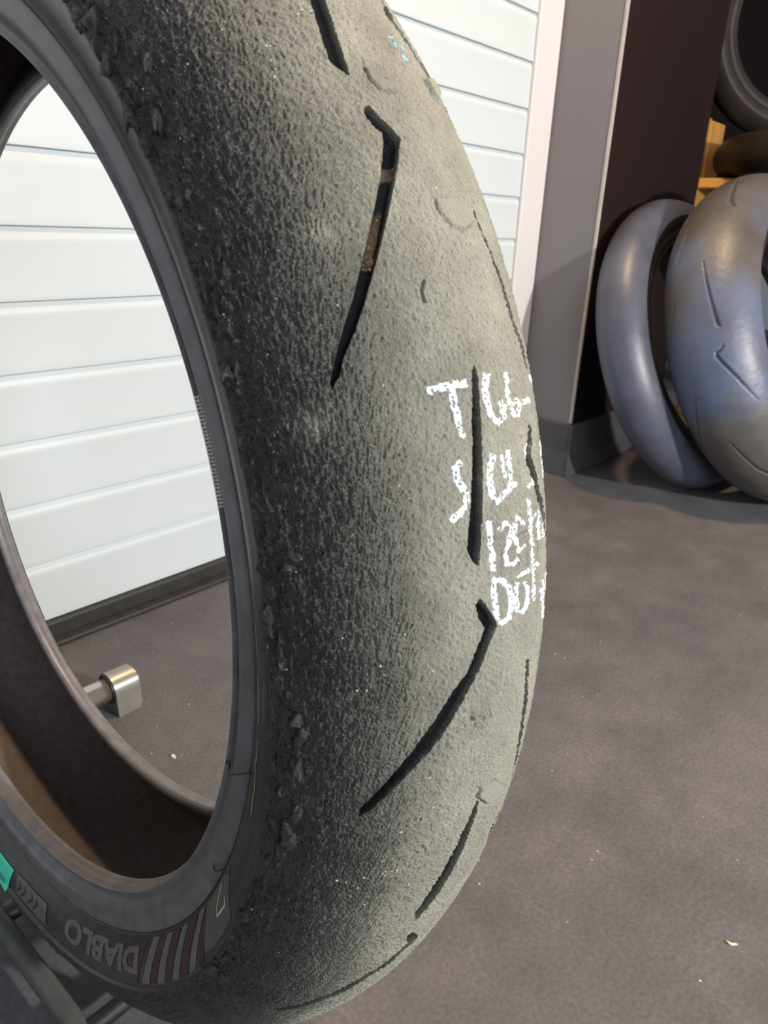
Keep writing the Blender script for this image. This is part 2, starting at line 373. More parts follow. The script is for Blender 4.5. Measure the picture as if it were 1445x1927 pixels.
CHALK = [
  ('a',[(-175.9,26.1),(-175.7,22.0),(-175.5,17.8),(-175.6,13.0)],[(-174.0,26.2),(-173.8,22.1),(-173.6,17.9),(-173.7,12.9)]),
  ('a',[(-175.0,19.4),(-180.9,19.7),(-185.0,19.2),(-189.1,18.6)],[(-175.1,17.4),(-180.9,17.7),(-184.8,17.2),(-188.9,16.5)]),
  ('a',[(-172.8,5.7),(-176.3,7.8),(-180.0,8.1),(-184.7,7.1),(-188.0,3.7),(-186.2,-0.7),(-183.1,-2.0),(-180.9,0.0)],[(-173.3,3.3),(-176.6,5.4),(-179.9,5.7),(-184.4,4.8),(-186.5,3.0),(-185.3,1.9),(-183.1,0.9),(-181.6,2.5)]),
  ('a',[(-173.5,-3.9),(-177.9,-2.8),(-182.1,-2.8),(-186.7,-4.4),(-186.7,-9.8),(-183.3,-11.9),(-181.2,-8.9),(-182.4,-4.5)],[(-173.6,-6.2),(-178.0,-5.0),(-182.1,-5.0),(-186.3,-6.5),(-186.0,-7.5),(-183.2,-9.0),(-182.3,-8.4),(-183.3,-5.9)]),
  ('a',[(-183.6,-13.5),(-183.6,-21.4)],[(-182.0,-12.9),(-181.9,-20.4)]),
  ('a',[(-175.2,-25.7),(-178.3,-29.3)],[(-175.0,-33.5),(-178.2,-33.4)]),
  ('a',[(-180.9,-33.8),(-187.5,-33.7)],[(-180.9,-33.6),(-187.5,-33.5)]),
  ('b',[(-194.6,19.9),(-196.3,22.7),(-200.4,22.1),(-204.4,20.0),(-206.5,20.0),(-208.5,21.9),(-210.2,25.3)],[(-196.0,18.8),(-196.9,20.8),(-200.1,20.2),(-204.1,18.0),(-207.3,18.1),(-209.9,20.5),(-211.7,24.2)]),
  ('b',[(-195.0,8.3),(-198.6,10.4),(-203.2,11.1),(-207.2,10.3),(-209.6,7.9),(-208.5,4.4)],[(-195.8,6.1),(-199.2,8.1),(-203.4,8.8),(-207.0,8.1),(-208.0,7.6),(-207.0,6.0)]),
  ('b',[(-195.3,1.6),(-199.4,1.6),(-203.1,1.5),(-207.1,3.0)],[(-195.5,-0.5),(-199.6,-0.5),(-203.5,-0.6),(-207.6,1.0)]),
  ('b',[(-196.1,3.8),(-199.8,4.6),(-202.8,3.4)],[(-196.3,2.4),(-199.9,3.3),(-202.7,2.1)]),
  ('b',[(-207.9,3.9),(-206.0,-3.3)],[(-206.7,5.1),(-204.7,-1.8)]),
  ('b',[(-194.4,-11.5),(-196.9,-9.4),(-200.0,-9.8),(-203.5,-12.9),(-206.3,-13.5),(-207.8,-8.8)],[(-194.9,-14.0),(-197.3,-11.7),(-200.1,-12.1),(-203.7,-15.6),(-207.0,-16.4),(-208.7,-10.6)]),
  ('b',[(-196.5,-29.7),(-205.5,-28.4),(-211.8,-33.1)],[(-197.0,-33.4),(-206.2,-33.2),(-211.8,-33.0)]),
  ('c',[(-213.6,12.6),(-218.9,12.8),(-223.8,12.2),(-228.0,12.2)],[(-213.9,10.7),(-219.2,10.8),(-224.1,10.2),(-228.5,10.1)]),
  ('c',[(-217.8,7.1),(-216.1,4.9),(-216.7,3.2),(-218.7,3.2),(-221.1,4.5),(-224.1,6.5),(-228.1,5.9),(-229.5,1.2),(-228.4,-1.4)],[(-216.8,8.5),(-214.9,5.7),(-216.4,1.5),(-219.3,1.2),(-221.9,2.7),(-224.7,4.7),(-227.7,4.4),(-228.2,2.0),(-227.2,0.4)]),
  ('c',[(-218.3,-6.0),(-214.4,-0.8),(-218.2,1.4),(-221.8,1.1),(-226.1,-0.8),(-225.3,-6.2)],[(-218.6,-4.2),(-215.6,-1.6),(-218.7,-0.5),(-222.0,-0.8),(-225.4,-1.8),(-224.1,-4.6)]),
  ('c',[(-211.7,-8.4),(-216.7,-8.3),(-224.3,-8.6),(-231.6,-8.9)],[(-212.1,-10.6),(-217.2,-10.4),(-224.8,-10.9),(-232.3,-11.2)]),
  ('c',[(-218.8,-11.5),(-216.6,-17.0),(-220.2,-14.7),(-225.6,-14.9)],[(-217.8,-9.6),(-216.2,-18.8),(-221.1,-17.8),(-226.5,-18.2)]),
  ('c',[(-216.8,-19.6),(-221.7,-22.4),(-226.5,-20.3)],[(-217.4,-22.8),(-223.0,-27.4),(-227.6,-24.0)]),
  ('c',[(-220.4,-32.7),(-225.6,-32.5)],[(-220.4,-32.8),(-225.6,-32.5)]),
  ('d',[(-230.2,11.6),(-233.8,12.2),(-238.4,11.8),(-244.0,10.4),(-246.7,6.8),(-245.4,3.0),(-240.9,1.7),(-235.6,3.1),(-232.0,6.6),(-230.3,10.7)],[(-230.9,9.5),(-234.4,10.1),(-238.8,9.7),(-244.1,8.3),(-244.8,7.5),(-244.0,5.3),(-240.0,4.3),(-235.5,5.4),(-233.0,7.8),(-231.7,11.1)]),
  ('d',[(-234.7,1.2),(-238.7,2.1),(-243.9,1.1),(-246.5,-3.7),(-244.7,-7.5),(-240.0,-8.1),(-236.5,-5.9)],[(-235.5,-1.1),(-239.4,-0.2),(-244.2,-1.1),(-244.8,-2.2),(-243.3,-4.6),(-239.1,-5.2),(-236.1,-3.3)]),
  ('d',[(-233.9,-0.2),(-234.6,-16.7)],[(-232.7,0.8),(-232.9,-14.6)]),
  ('d',[(-233.1,-8.8),(-239.1,-10.1),(-244.6,-10.8)],[(-233.8,-11.1),(-240.0,-12.7),(-245.6,-13.6)]),
  ('d',[(-245.1,-20.2),(-241.3,-20.7),(-247.6,-19.8),(-255.6,-23.4)],[(-243.8,-17.0),(-242.9,-25.5),(-249.5,-24.4),(-258.8,-30.5)]),
  ('d',[(-241.1,-28.3),(-246.9,-26.4)],[(-242.3,-31.7),(-248.9,-31.2)]),
]
CRACK = [[(-221.6,7.3),(-226.3,7.5),(-231.1,7.9)],[(-224.1,-0.8),(-230.9,-0.4)],[(-223.6,-6.3),(-231.7,-6.4)],[(-219.5,8.6),(-220.8,-0.6),(-221.2,-14.4)],[(-233.9,7.2),(-234.3,0.1),(-234.9,-7.5)],[(-225.4,-14.7),(-233.9,-15.1)]]
# ---------------------------------------------------------------- tyres
class Carcass:
    """outer section of a motorcycle tyre: half ellipse (z semi-axis a, r semi-axis b) about radius Ro - b"""
    def __init__(s, Ro, a, b):
        s.Ro, s.a, s.b = Ro, a, b; s.Rc = Ro - b
        t = np.linspace(-np.pi/2, np.pi/2, 2001); d = np.hypot(a*np.cos(t), b*np.sin(t))
        q = np.concatenate([[0], np.cumsum((d[1:]+d[:-1])/2*np.diff(t))]); q -= np.interp(0, t, q)
        s.t, s.s = t, q; s.circ = 2*np.pi*Ro
        s.t_edge = math.radians(80); s.s_edge = float(np.interp(s.t_edge, t, q))*1000
        re, ze = s.Rc + b*math.cos(s.t_edge), a*math.sin(s.t_edge)
        R = lambda r: 0.2139 + (r-0.2139)*(re-0.2139)/(0.2540-0.2139)
        Z = lambda z: z*ze/0.0586
        s.R, s.Z = R, Z
        side = [(0.2540, 0.0586), (0.2532, 0.0572), (0.2520, 0.0566), (0.2490, 0.0560), (0.2440, 0.0540), (0.2395, 0.0513), (0.2356, 0.0486), (0.2343, 0.0477)]
        bead = [(0.2343, 0.0477), (0.2338, 0.0462), (0.2331, 0.0472), (0.2312, 0.0474), (0.2285, 0.0472), (0.2262, 0.0471), (0.2238, 0.0462), (0.2215, 0.0443), (0.2196, 0.0424),
                (0.2182, 0.0418), (0.2170, 0.0424), (0.2162, 0.0430), (0.2155, 0.0426), (0.2152, 0.0410), (0.2150, 0.0394), (0.2143, 0.0382), (0.2139, 0.0366), (0.2140, 0.0345), (0.2150, 0.0330), (0.2168, 0.0324), (0.2190, 0.0330)]
        lin = [(0.2190, 0.0330), (0.2250, 0.0370), (0.2330, 0.0435), (0.2420, 0.0490), (0.2500, 0.0515)]
        s.side = [(R(r), Z(z)) for r, z in side]; s.bead = [(R(r), Z(z)) for r, z in bead]; l1 = [(R(r), Z(z)) for r, z in lin]
        th = 0.0085
        l2 = [(s.Rc + (b-th)*math.cos(q2), (a-th)*math.sin(q2)) for q2 in np.radians([66, 52, 38, 24, 12])]
        half = l1 + l2
        s.liner = half + [(s.Rc + b - th, 0)] + [(r, -z) for r, z in half[::-1]]
    def pos(s, u, sm):
        """u: mm round the crown, sm: mm across from the crown -> point, normal"""
        th = u/1000/s.Ro; t = np.interp(sm/1000, s.s, s.t)
        r = s.Rc + s.b*np.cos(t); z = s.a*np.sin(t)
        nr, nz = np.cos(t)/s.b, np.sin(t)/s.a; L = np.hypot(nr, nz); nr, nz = nr/L, nz/L
        P = np.stack([r*np.cos(th), r*np.sin(th), z], -1); N = np.stack([nr*np.cos(th), nr*np.sin(th), nz], -1)
        return P, N
    def side_z(s, r):
        q = np.array(s.side + s.bead[:17])[::-1]; o = np.argsort(q[:, 0]); return np.interp(r, q[o, 0], q[o, 1])

def groove_sdf(U, S, polys, circ):
    """greatest signed distance (mm, inside positive) to any of the groove outlines"""
    D = np.full(U.shape, -9.0)
    for poly in polys:
        P = np.array(poly, float)
        for sh in (-circ, 0, circ):
            iu = np.where((U[:, 0] >= P[:, 0].min()+sh-2) & (U[:, 0] <= P[:, 0].max()+sh+2))[0]
            js = np.where((S[0] >= P[:, 1].min()-2) & (S[0] <= P[:, 1].max()+2))[0]
            if len(iu) == 0 or len(js) == 0: continue
            a, b_ = iu[0], iu[-1]+1; c, d = js[0], js[-1]+1
            D[a:b_, c:d] = np.maximum(D[a:b_, c:d], poly_sdf(U[a:b_, c:d]-sh, S[a:b_, c:d], P))
    return D

def cut_grooves(U, S, polys, circ, depth, wall, cell):
    """depth field of the grooves, and the grid pulled onto their lips so that the edges run clean"""
    f = groove_sdf(U, S, polys, circ)
    gu = np.gradient(f, axis=0)/np.maximum(np.gradient(U, axis=0), 1e-6); gs = np.gradient(f, axis=1)/np.maximum(np.gradient(S, axis=1), 1e-6)
    g2_ = np.maximum(gu*gu+gs*gs, 0.25)
    U2, S2, f2 = U.copy(), S.copy(), f.copy()
    for lev in (0.0, wall):
        m = (np.abs(f-lev) < cell*0.52) & (f > -5)
        U2[m] -= ((f-lev)*gu/g2_)[m]; S2[m] -= ((f-lev)*gs/g2_)[m]; f2[m] = lev
    return U2, S2, depth*np.clip(f2/wall, 0, 1)

def grid_faces(n, m, wrap=True):
    i = np.arange(n if wrap else n-1)[:, None]; j = np.arange(m-1)[None, :]
    i2 = (i+1) % n
    return np.stack([i*m+j, i2*m+j, i2*m+j+1, i*m+j+1], -1).reshape(-1, 4)

def tyre_shell(root, C, mats, seg=256):
    """sidewalls, beads and liner; mats = (sidewall, bead, liner)"""
    for sg in (1, -1):
        sp = [(r, sg*z) for r, z in smooth_prof(C.side, 4)]; bp = [(r, sg*z) for r, z in smooth_prof(C.bead, 4)]
        if sg < 0: sp, bp = sp[::-1], bp[::-1]
        link('sidewall', lathe('sidewall', sp[::-1], seg), root, mats[0])
        link('bead', lathe('bead', bp[::-1], seg), root, mats[1])
    link('inner_liner', lathe('inner_liner', smooth_prof(C.liner, 3), seg), root, mats[2])

# ---- the big front tyre -------------------------------------------------
TYRE_R = np.array([[0.01556876, 0.02704609, -0.99951294], [-0.59609093, 0.80282057, 0.01243882], [0.80276598, 0.59560695, 0.02862085]])
TYRE_C = (0.178852, 0.392596, 0.362812)
TM = Matrix([[*TYRE_R[0], TYRE_C[0]], [*TYRE_R[1], TYRE_C[1]], [*TYRE_R[2], TYRE_C[2]], [0, 0, 0, 1]])
MC = Carcass(0.300153, 0.059461, 0.055899)
tyre = empty('motorcycle_tyre', TM)
tag(tyre, 'large worn motorcycle tyre with white chalk writing on its tread, standing in the foreground', 'tyre')
CIRC = MC.circ*1000

shift = lambda P, du: [(u+du, s) for u, s in P]
mirr = lambda P, du: [(u+du, -s) for u, s in P]
polys = [GROOVE['G1'], GROOVE['G2'], GROOVE['G3'], GROOVE['G4'], GROOVE['G5'], shift(GROOVE['G4'], -140)]
for k in range(1, 12):
    polys.append(shift(GROOVE['G4'], -140-134*k)); polys.append(shift(GROOVE['G3'], -139-134*k))
polys.append(GROOVE['G7'])
polys += [mirr(GROOVE['G4'], 46), mirr(GROOVE['G4'], 185), mirr(GROOVE['G4'], -94), mirr(GROOVE['G3'], -93), mirr(GROOVE['G3'], 185)]
for k in range(1, 12):
    polys.append(mirr(GROOVE['G4'], -94-134*k)); polys.append(mirr(GROOVE['G3'], -93-134*k))

hs = CIRC/2; CELL = 0.33
u_arr = np.concatenate([np.arange(-hs, -486, 4.0), np.arange(-486, 6, CELL), np.arange(6, hs-2, 4.0)])
s_arr = np.concatenate([np.arange(-MC.s_edge, -42, 2.0), np.arange(-42, MC.s_edge-0.1, CELL), [MC.s_edge]])
U, S = np.meshgrid(u_arr, s_arr, indexing='ij')
U, S, GD = cut_grooves(U, S, polys, CIRC, 4.4, CELL*1.04, CELL)
# tread wear bars inside the upper chevron groove
for ua, ub in ((-117.5, -113.5), (-140.5, -137.5)):
    GD = np.where((U > ua) & (U < ub) & (S > 0), np.minimum(GD, 2.4), GD)
def seg_dist(U, S, line):
    d = np.full(U.shape, 99.0)
    for (x0, y0), (x1, y1) in zip(line[:-1], line[1:]):
        m = (U > min(x0, x1)-3) & (U < max(x0, x1)+3) & (S > min(y0, y1)-3) & (S < max(y0, y1)+3)
        ex, ey = x1-x0, y1-y0; L = ex*ex+ey*ey
        uu, ss_ = U[m], S[m]; t = np.clip(((uu-x0)*ex+(ss_-y0)*ey)/L, 0, 1)
        d[m] = np.minimum(d[m], np.hypot(uu-x0-t*ex, ss_-y0-t*ey))
    return d
H = np.zeros(U.shape)                                    # relief in mm
sh = sstep(34, 72, S)
H += 0.95*(fbm(U/(0.85+0.5*sh), S/(0.85-0.15*sh), 3, 2)-0.5)*(1-0.25*sh)
sp_ = vnoise(U/1.3, S/1.3, 7); H += 0.9*np.maximum(0, sp_-0.78)*(0.4+0.6*vnoise(U/9, S/9, 8))
H += 0.20*(fbm(U/2.6, S/2.2, 11, 2)-0.5)
H += 0.25*(fbm(U/14, S/14, 21, 2)-0.5)
rg = 1-np.abs(2*fbm((U+0.35*S)/4.2, (S-0.12*U)/0.95, 31, 2)-1)
H += (0.10+0.95*sh)*(rg-0.7)                             # torn streaks of scrubbed rubber
cl = np.maximum(0, fbm(U/5.0, S/2.8, 41, 3)-0.47)
H += 5.0*cl*sstep(62, 79, S)                             # rolled-up rubber along the shoulder
pit = np.maximum(0, vnoise(U/2.1, S/2.1, 51)-0.86)
H -= 1.6*pit*(1-sh)
for key, h0, ed in (('P1', 0.70, 1.6), ('P2', 0.65, 1.4), ('P4', 0.95, 2.0), ('P5', 1.5, 2.2)):
    P = np.array(GROOVE[key]); m = (U > P[:, 0].min()-1) & (U < P[:, 0].max()+1) & (S > P[:, 1].min()-1) & (S < P[:, 1].max()+1)
    f = poly_sdf(U[m], S[m], P); H[m] = np.where(f > 0, H[m]*0.12 + h0*sstep(0, ed*0.35, f), H[m] - 0.6*np.exp(-(f/0.5)**2))
P = np.array(GROOVE['P3']); m = (U > P[:, 0].min()-1) & (U < P[:, 0].max()+1) & (S > P[:, 1].min()-1) & (S < P[:, 1].max()+1)
f = poly_sdf(U[m], S[m], P); H[m] += np.where(f > 0, 2.2*(fbm(U[m]/1.4, S[m]/1.4, 61, 2)-0.35)*sstep(0, 1, f), 0)
P = np.array(GROOVE['K1']); m = (U > P[:, 0].min()-1) & (U < P[:, 0].max()+1) & (S > P[:, 1].min()-1) & (S < P[:, 1].max()+1)
H[m] -= 1.3*sstep(-0.3, 0.3, poly_sdf(U[m], S[m], P))
for ln in CRACK: H -= 0.55*np.exp(-(seg_dist(U, S, ln)/0.28)**2)
H *= (1-0.75*np.clip(GD/2.0, 0, 1))
HT = H - GD
fade = sstep(MC.s_edge, MC.s_edge-1.2, np.abs(S)); HT = HT*np.where(S > 0, fade, 1)
Pp, Nn = MC.pos(U, S)
V = (Pp + Nn*(HT[..., None]/1000)).reshape(-1, 3)
n, mcol = U.shape
Fq = grid_faces(n, mcol)
me = np_mesh('tread', V, Fq)
dust = np.interp(S, [-85, -50, -20, 0, 14, 24, 34, 45, 55, 65, 78], [0.3, 0.62, 0.88, 0.86, 0.82, 0.75, 0.55, 0.27, 0.12, 0.05, 0.02]) + 0.34*(fbm(U/18, S/16, 71, 3)-0.5)*(1-0.75*sstep(30, 60, np.abs(S)))

for (cu, cs, rr) in ((-128.4, 43.7, 4.5), (-178.0, 57.4, 4.5)):         # two tan smudges
    dust += 0.38*np.exp(-(((U-cu)**2+(S-cs)**2)/rr**2))*(0.4+fbm(U/1.5, S/1.5, 81, 2))
dust = np.where(GD > 0.0, -0.4, np.clip(dust, 0, 1))                 # no dust down in the grooves; the dark colour paints in their shade
at = me.attributes.new('dust', 'FLOAT', 'POINT'); at.data.foreach_set('value', dust.astype(np.float32).ravel())
try: me.set_sharp_from_angle(angle=math.radians(52))
except Exception: pass
link('tread', me, tyre, MAT['tread'])
tyre_shell(tyre, MC, (MAT['sidewall'], MAT['bead'], MAT['liner']), 512)

# ---- chalk writing: a thin broken crust lying on the tread --------------
cm = {}
grain = fbm(U/0.55, S/0.55, 91, 2)
for g, Lp, Rp in CHALK:
    M_ = cm.setdefault(g, np.zeros(U.shape, bool))
    for i in range(len(Lp)-1):
        q = np.array([Lp[i], Lp[i+1], Rp[i+1], Rp[i]])
        if (q[:, 1] < -31).all(): continue
        m = (U > q[:, 0].min()-1) & (U < q[:, 0].max()+1) & (S > q[:, 1].min()-1) & (S < q[:, 1].max()+1)
        if m.any(): M_[m] |= (poly_sdf(U[m], S[m], q) + 0.8*(grain[m]-0.5)) > -0.32
words = {'a': 'white chalk handwriting T 66.', 'b': 'white chalk handwriting S C2 S', 'c': 'white chalk handwriting 120/70', 'd': 'white chalk handwriting DOT'}
for g in 'abcd':
    M_ = cm[g] & (GD < 0.4) & (grain > 0.24)
    fm = M_.reshape(-1)[Fq].all(1)
    idx = Fq[fm]; uq, inv = np.unique(idx.ravel(), return_inverse=True)
    Vc = V[uq] + Nn.reshape(-1, 3)[uq]*0.00007
    o = link('chalk_writing', np_mesh('chalk_writing', Vc, inv.reshape(-1, 4)), tyre, MAT['chalk']); o['label'] = words[g]
bl = (np.hypot(U+74.9, S+5.1) < 4.5) & (fbm(U/1.2, S/2.2, 95, 2) > 0.56)
idx = Fq[bl.reshape(-1)[Fq].all(1)]; uq, inv = np.unique(idx.ravel(), return_inverse=True)
o = link('chalk_smear', np_mesh('chalk_smear', V[uq]+Nn.reshape(-1, 3)[uq]*0.00007, inv.reshape(-1, 4)), tyre, MAT['blue']); o['label'] = 'pale blue chalk smear'

# ---- rubber crumbs rolled up along the shoulder, each a lump of its own --
def blob_mesh(seed):
    rnd = random.Random(seed); bm = bmesh.new(); bmesh.ops.create_icosphere(bm, subdivisions=3, radius=1)
    ph = [(rnd.uniform(-1, 1), rnd.uniform(-1, 1), rnd.uniform(-1, 1), rnd.uniform(1.5, 4), rnd.uniform(0, 6)) for _ in range(7)]
    for v in bm.verts:
        f = 1+sum(0.09*math.sin(k*(a*v.co.x+b*v.co.y+c*v.co.z)*2+p) for a, b, c, k, p in ph); v.co *= f
    m = bm_mesh('rubber_crumb', bm, True); m.materials.append(MAT['crumb']); return m
blobs = [blob_mesh(k) for k in range(5)]
def surf(u, s):
    i = int(np.abs(u_arr-u).argmin()); j = int(np.abs(s_arr-s).argmin())
    return Vector((Pp[i, j]+Nn[i, j]*HT[i, j]/1000).tolist()), Vector(Nn[i, j].tolist()), i, j
def crumb(u, s, la, lb, hh, rot, k):
    p, nn, i, j = surf(u, s); th = u/1000/MC.Ro
    e1 = Vector((-math.sin(th), math.cos(th), 0)); e2 = nn.cross(e1).normalized()
    c, d = math.cos(rot), math.sin(rot)
    x = e1*c+e2*d; y = -e1*d+e2*c
    mm = Matrix([[x[0]*la, y[0]*lb, nn[0]*hh, p[0]], [x[1]*la, y[1]*lb, nn[1]*hh, p[1]], [x[2]*la, y[2]*lb, nn[2]*hh, p[2]], [0, 0, 0, 1]])
    o = link('rubber_crumb', blobs[k], tyre); o.matrix_local = mm; return o
rnd = random.Random(5)
for u, s, la, lb, hh in ((-324.5, 71.2, 5.0, 2.6, 2.0), (-321, 76.5, 4.5, 2.0, 1.4), (-227.1, 76.9, 3.6, 2.2, 1.6), (-136.1, 75.8, 3.6, 2.0, 1.6), (-130, 77.2, 4.5, 1.4, 1.2), (-35.4, 76.5, 4.2, 2.8, 2.0),
                         (-29, 78.5, 4.5, 2.0, 1.5), (-306, 79.5, 5.0, 1.4, 1.4), (-368, 82.0, 5.0, 1.7, 1.5), (-380, 79.0, 6.0, 1.6, 1.5)):
    crumb(u, s, la/1000, lb/1000, hh/1000, rnd.uniform(-0.6, 0.3), rnd.randrange(5))
for k in range(64):
    u = rnd.uniform(-440, -15); s = MC.s_edge-abs(rnd.gauss(2.5, 5.0))
    a_ = rnd.uniform(1.0, 2.9)
    crumb(u, s, a_/1000*rnd.uniform(1, 2.2), a_/1000*0.75, a_/1000*0.55, rnd.uniform(-0.7, 0.4), rnd.randrange(5))

# ---- pale grit caught in the rubber (one uncountable sprinkle) ----------
gv, gf = [], []
def grain_at(u, s, r, flat=0.5):
    p, nn, i, j = surf(u, s); th = u/1000/MC.Ro
    if GD[i, j] > 0.2: return
    e1 = Vector((-math.sin(th), math.cos(th), 0)); e2 = nn.cross(e1)
    k0 = len(gv); a0 = rnd.uniform(0, 6)
    for q in range(5):
        rr = r*rnd.uniform(0.55, 1.15); an = a0+q*2*math.pi/5
        gv.append(tuple(p + (e1*math.cos(an)+e2*math.sin(an))*rr - nn*r*0.15))
    gv.append(tuple(p + nn*r*flat + e1*rnd.uniform(-.3, .3)*r))
    for q in range(5): gf.append((k0+q, k0+(q+1) % 5, k0+5))
for k in range(150):
    grain_at(rnd.uniform(-440, -20), rnd.uniform(5, 80), rnd.choice([0.18, 0.22, 0.28, 0.36])/1000)
for cu, cs, n_, sp in ((-64.3, 23.2, 9, 3.0), (-76, 37, 8, 3.0), (-330, 38, 26, 9.0), (-300, 33, 12, 6), (-345, 45, 14, 7), (-236.5, 38, 3, 2.5), (-253.8, 49.4, 6, 3)):
    for k in range(n_): grain_at(rnd.gauss(cu, sp), rnd.gauss(cs, sp*0.6), rnd.choice([0.22, 0.3, 0.42, 0.55])/1000, 0.35)
o = link('grit', np_mesh('grit', np.array(gv), np.array(gf), False), tyre, MAT['grit']); tag(o, kind='stuff')

# ---- print and moulding on the near sidewall -----------------------------
def on_side(name, fn, nu, nv, mat, off=0.00022, smooth=True):
    """sheet on the sidewall/bead: fn(a, b) -> (theta deg, r m) for a, b in 0..1"""
    A, B = np.meshgrid(np.linspace(0, 1, nu), np.linspace(0, 1, nv), indexing='ij')
    th, r = fn(A, B); th = np.radians(th); z = MC.side_z(r) + off
    Vs = np.stack([r*np.cos(th), r*np.sin(th), z], -1).reshape(-1, 3)
    return link(name, np_mesh(name, Vs, grid_faces(nu, nv, False), smooth), tyre, mat)
st = [(-99.1, -101.9), (-95.0, -97.7), (-90.1, -93.6), (-84.4, -88.8)]
for t0, t1 in st:
    on_side('grey_stripe', lambda A, B, t0=t0, t1=t1: (t0+(t1-t0)*B + (A-0.5)*1.9, 0.2352+0.0165*B), 5, 14, MAT['stripe'])
for t0, t1, wd_ in ((-97.0, -99.8, 1.7), (-92.6, -95.6, 1.9), (-87.3, -91.2, 2.2), (-82.2, -86.2, 1.7), (-102.2, -104.4, 0.9)):
    on_side('red_stripe', lambda A, B, t0=t0, t1=t1, w=wd_: (t0+(t1-t0)*B + (A-0.5)*w, 0.2352+0.0165*B), 5, 14, MAT['red'], 0.0002)
on_side('grey_panel', lambda A, B: (-74+(-8.6)*A-2*B, 0.2354+0.0150*B), 12, 12, MAT['pad'], 0.0002)

def side_text(txt, th0, th1, r0, r1, mat, part):
    cu = bpy.data.curves.new('letters', 'FONT'); cu.body = txt; cu.resolution_u = 3; cu.offset = 0.045
    to = bpy.data.objects.new('letters', cu); COL.objects.link(to)
    bpy.context.view_layer.update()
    dg = bpy.context.evaluated_depsgraph_get(); m0 = bpy.data.meshes.new_from_object(to.evaluated_get(dg))
    bpy.data.objects.remove(to, do_unlink=True)
    bm = bmesh.new(); bm.from_mesh(m0); bpy.data.meshes.remove(m0)
    bmesh.ops.triangulate(bm, faces=bm.faces)
    bmesh.ops.subdivide_edges(bm, edges=bm.edges[:], cuts=2, use_grid_fill=True)
    # one object per letter: split by islands of x ranges
    xs = [v.co.x for v in bm.verts]; ys = [v.co.y for v in bm.verts]; x0, x1, y0, y1 = min(xs), max(xs), min(ys), max(ys)
    seen = set(); isl = []
    for v in bm.verts:
        if v in seen: continue
        stack = [v]; comp = []
        seen.add(v)
        while stack:
            w = stack.pop(); comp.append(w)
            for e in w.link_edges:
                q = e.other_vert(w)
                if q not in seen: seen.add(q); stack.append(q)
        isl.append(comp)
    for comp in isl:
        ids = {v: i for i, v in enumerate(comp)}; Vs = []
        for v in comp:
            a = (v.co.x-x0)/(x1-x0); b = (v.co.y-y0)/(y1-y0)
            th = math.radians(th0+(th1-th0)*a); r = r0+(r1-r0)*b
            Vs.append((r*math.cos(th), r*math.sin(th), float(MC.side_z(r))+0.0003))
        fs = [tuple(ids[v] for v in f.verts) for f in bm.faces if f.verts[0] in ids]
        me_ = bpy.data.meshes.new(part); me_.from_pydata(Vs, [], fs); me_.update()
        link(part, me_, tyre, mat)
    bm.free()
side_text('DIABLO', -103.9, -125.4, 0.2378, 0.2482, MAT['letter'], 'sidewall_letter')
on_side('moulded_pad', lambda A, B: (-131.2-9.4*A+0.8*B, 0.2405+0.0095*B), 14, 10, MAT['pad'], 0.0005)
for k, (t0, r0) in enumerate(((-134.0, 0.2425), (-135.6, 0.2425), (-137.8, 0.2430), (-139.2, 0.2430))):
    on_side('moulded_mark', lambda A, B, t0=t0, r0=r0, k=k: (t0+(A-0.5)*0.5+(0.45 if k % 2 else 0.30)*np.sin(B*4.5), r0+0.0055*B), 4, 12, MAT['sidewall'], 0.0008)
stk = on_side('sticker', lambda A, B: (-141.8-13*A-0.3*B, 0.2415+0.0140*B), 20, 12, MAT['teal'], 0.0006); stk['label'] = 'teal sticker'
on_side('sticker_print', lambda A, B: (-147.0+1.6*np.cos(2*np.pi*A)*(0.55+0.45*B), 0.2475+0.0048*np.sin(2*np.pi*A)*(0.55+0.45*B)), 32, 4, MAT['yellow'], 0.0009)
for k in range(3):
    on_side('sticker_print', lambda A, B, k=k: (-143.2-A*3.0, 0.2505+0.0017*k+0.0007*B), 10, 3, MAT['pad'], 0.0009)
# cream marker strokes
def side_stroke(pts, w, name='marker_stroke', mat=None, off=0.0004):
    P = np.array(pts, float); t = np.linspace(0, 1, 24); k = np.linspace(0, 1, len(P))
    th = np.interp(t, k, P[:, 0]); r = np.interp(t, k, P[:, 1])/1000
    on_side(name, lambda A, B: (np.interp(A, t, th)+(B-0.5)*w/1000/0.24*57.3*0.8*np.sin(np.pi*np.clip(A, .04, .96))**.5, np.interp(A, t, r)+(B-0.5)*w/1000*0.6), 24, 3, mat or MAT['cream'], off)
side_stroke([(-77.2, 236.5), (-78.2, 238.5), (-79.2, 241.0), (-79.4, 243.5)], 1.2)
side_stroke([(-79.4, 243.8), (-77.9, 244.2), (-76.6, 244.6), (-76.2, 242.5)], 1.6)
for pts in ([(-47.0, 242.4), (-49.2, 243.2)], [(-51.0, 242.0), (-52.8, 243.3)], [(-53.0, 242.2), (-55.0, 243.4)], [(-56.5, 242.6), (-58.6, 243.0)], [(-58.6, 241.5), (-61.5, 244.0)], [(-61.8, 243.0), (-63.8, 244.2)]):
    side_stroke(pts, 0.8)
# knurled band pressed into the bead
for k in range(30):
    t0 = -29.6-9.4*k/29
    on_side('knurl_rib', lambda A, B, t0=t0: (t0-0.17*B, 0.2160+0.0042*A), 6, 2, MAT['knurl'], 0.0003)
for k in range(4):
    r0 = 0.2161+0.0011*k
    on_side('knurl_rib', lambda A, B, r0=r0: (-29.6-9.4*A, r0+0.0004*B), 40, 2, MAT['knurl'], 0.0003)
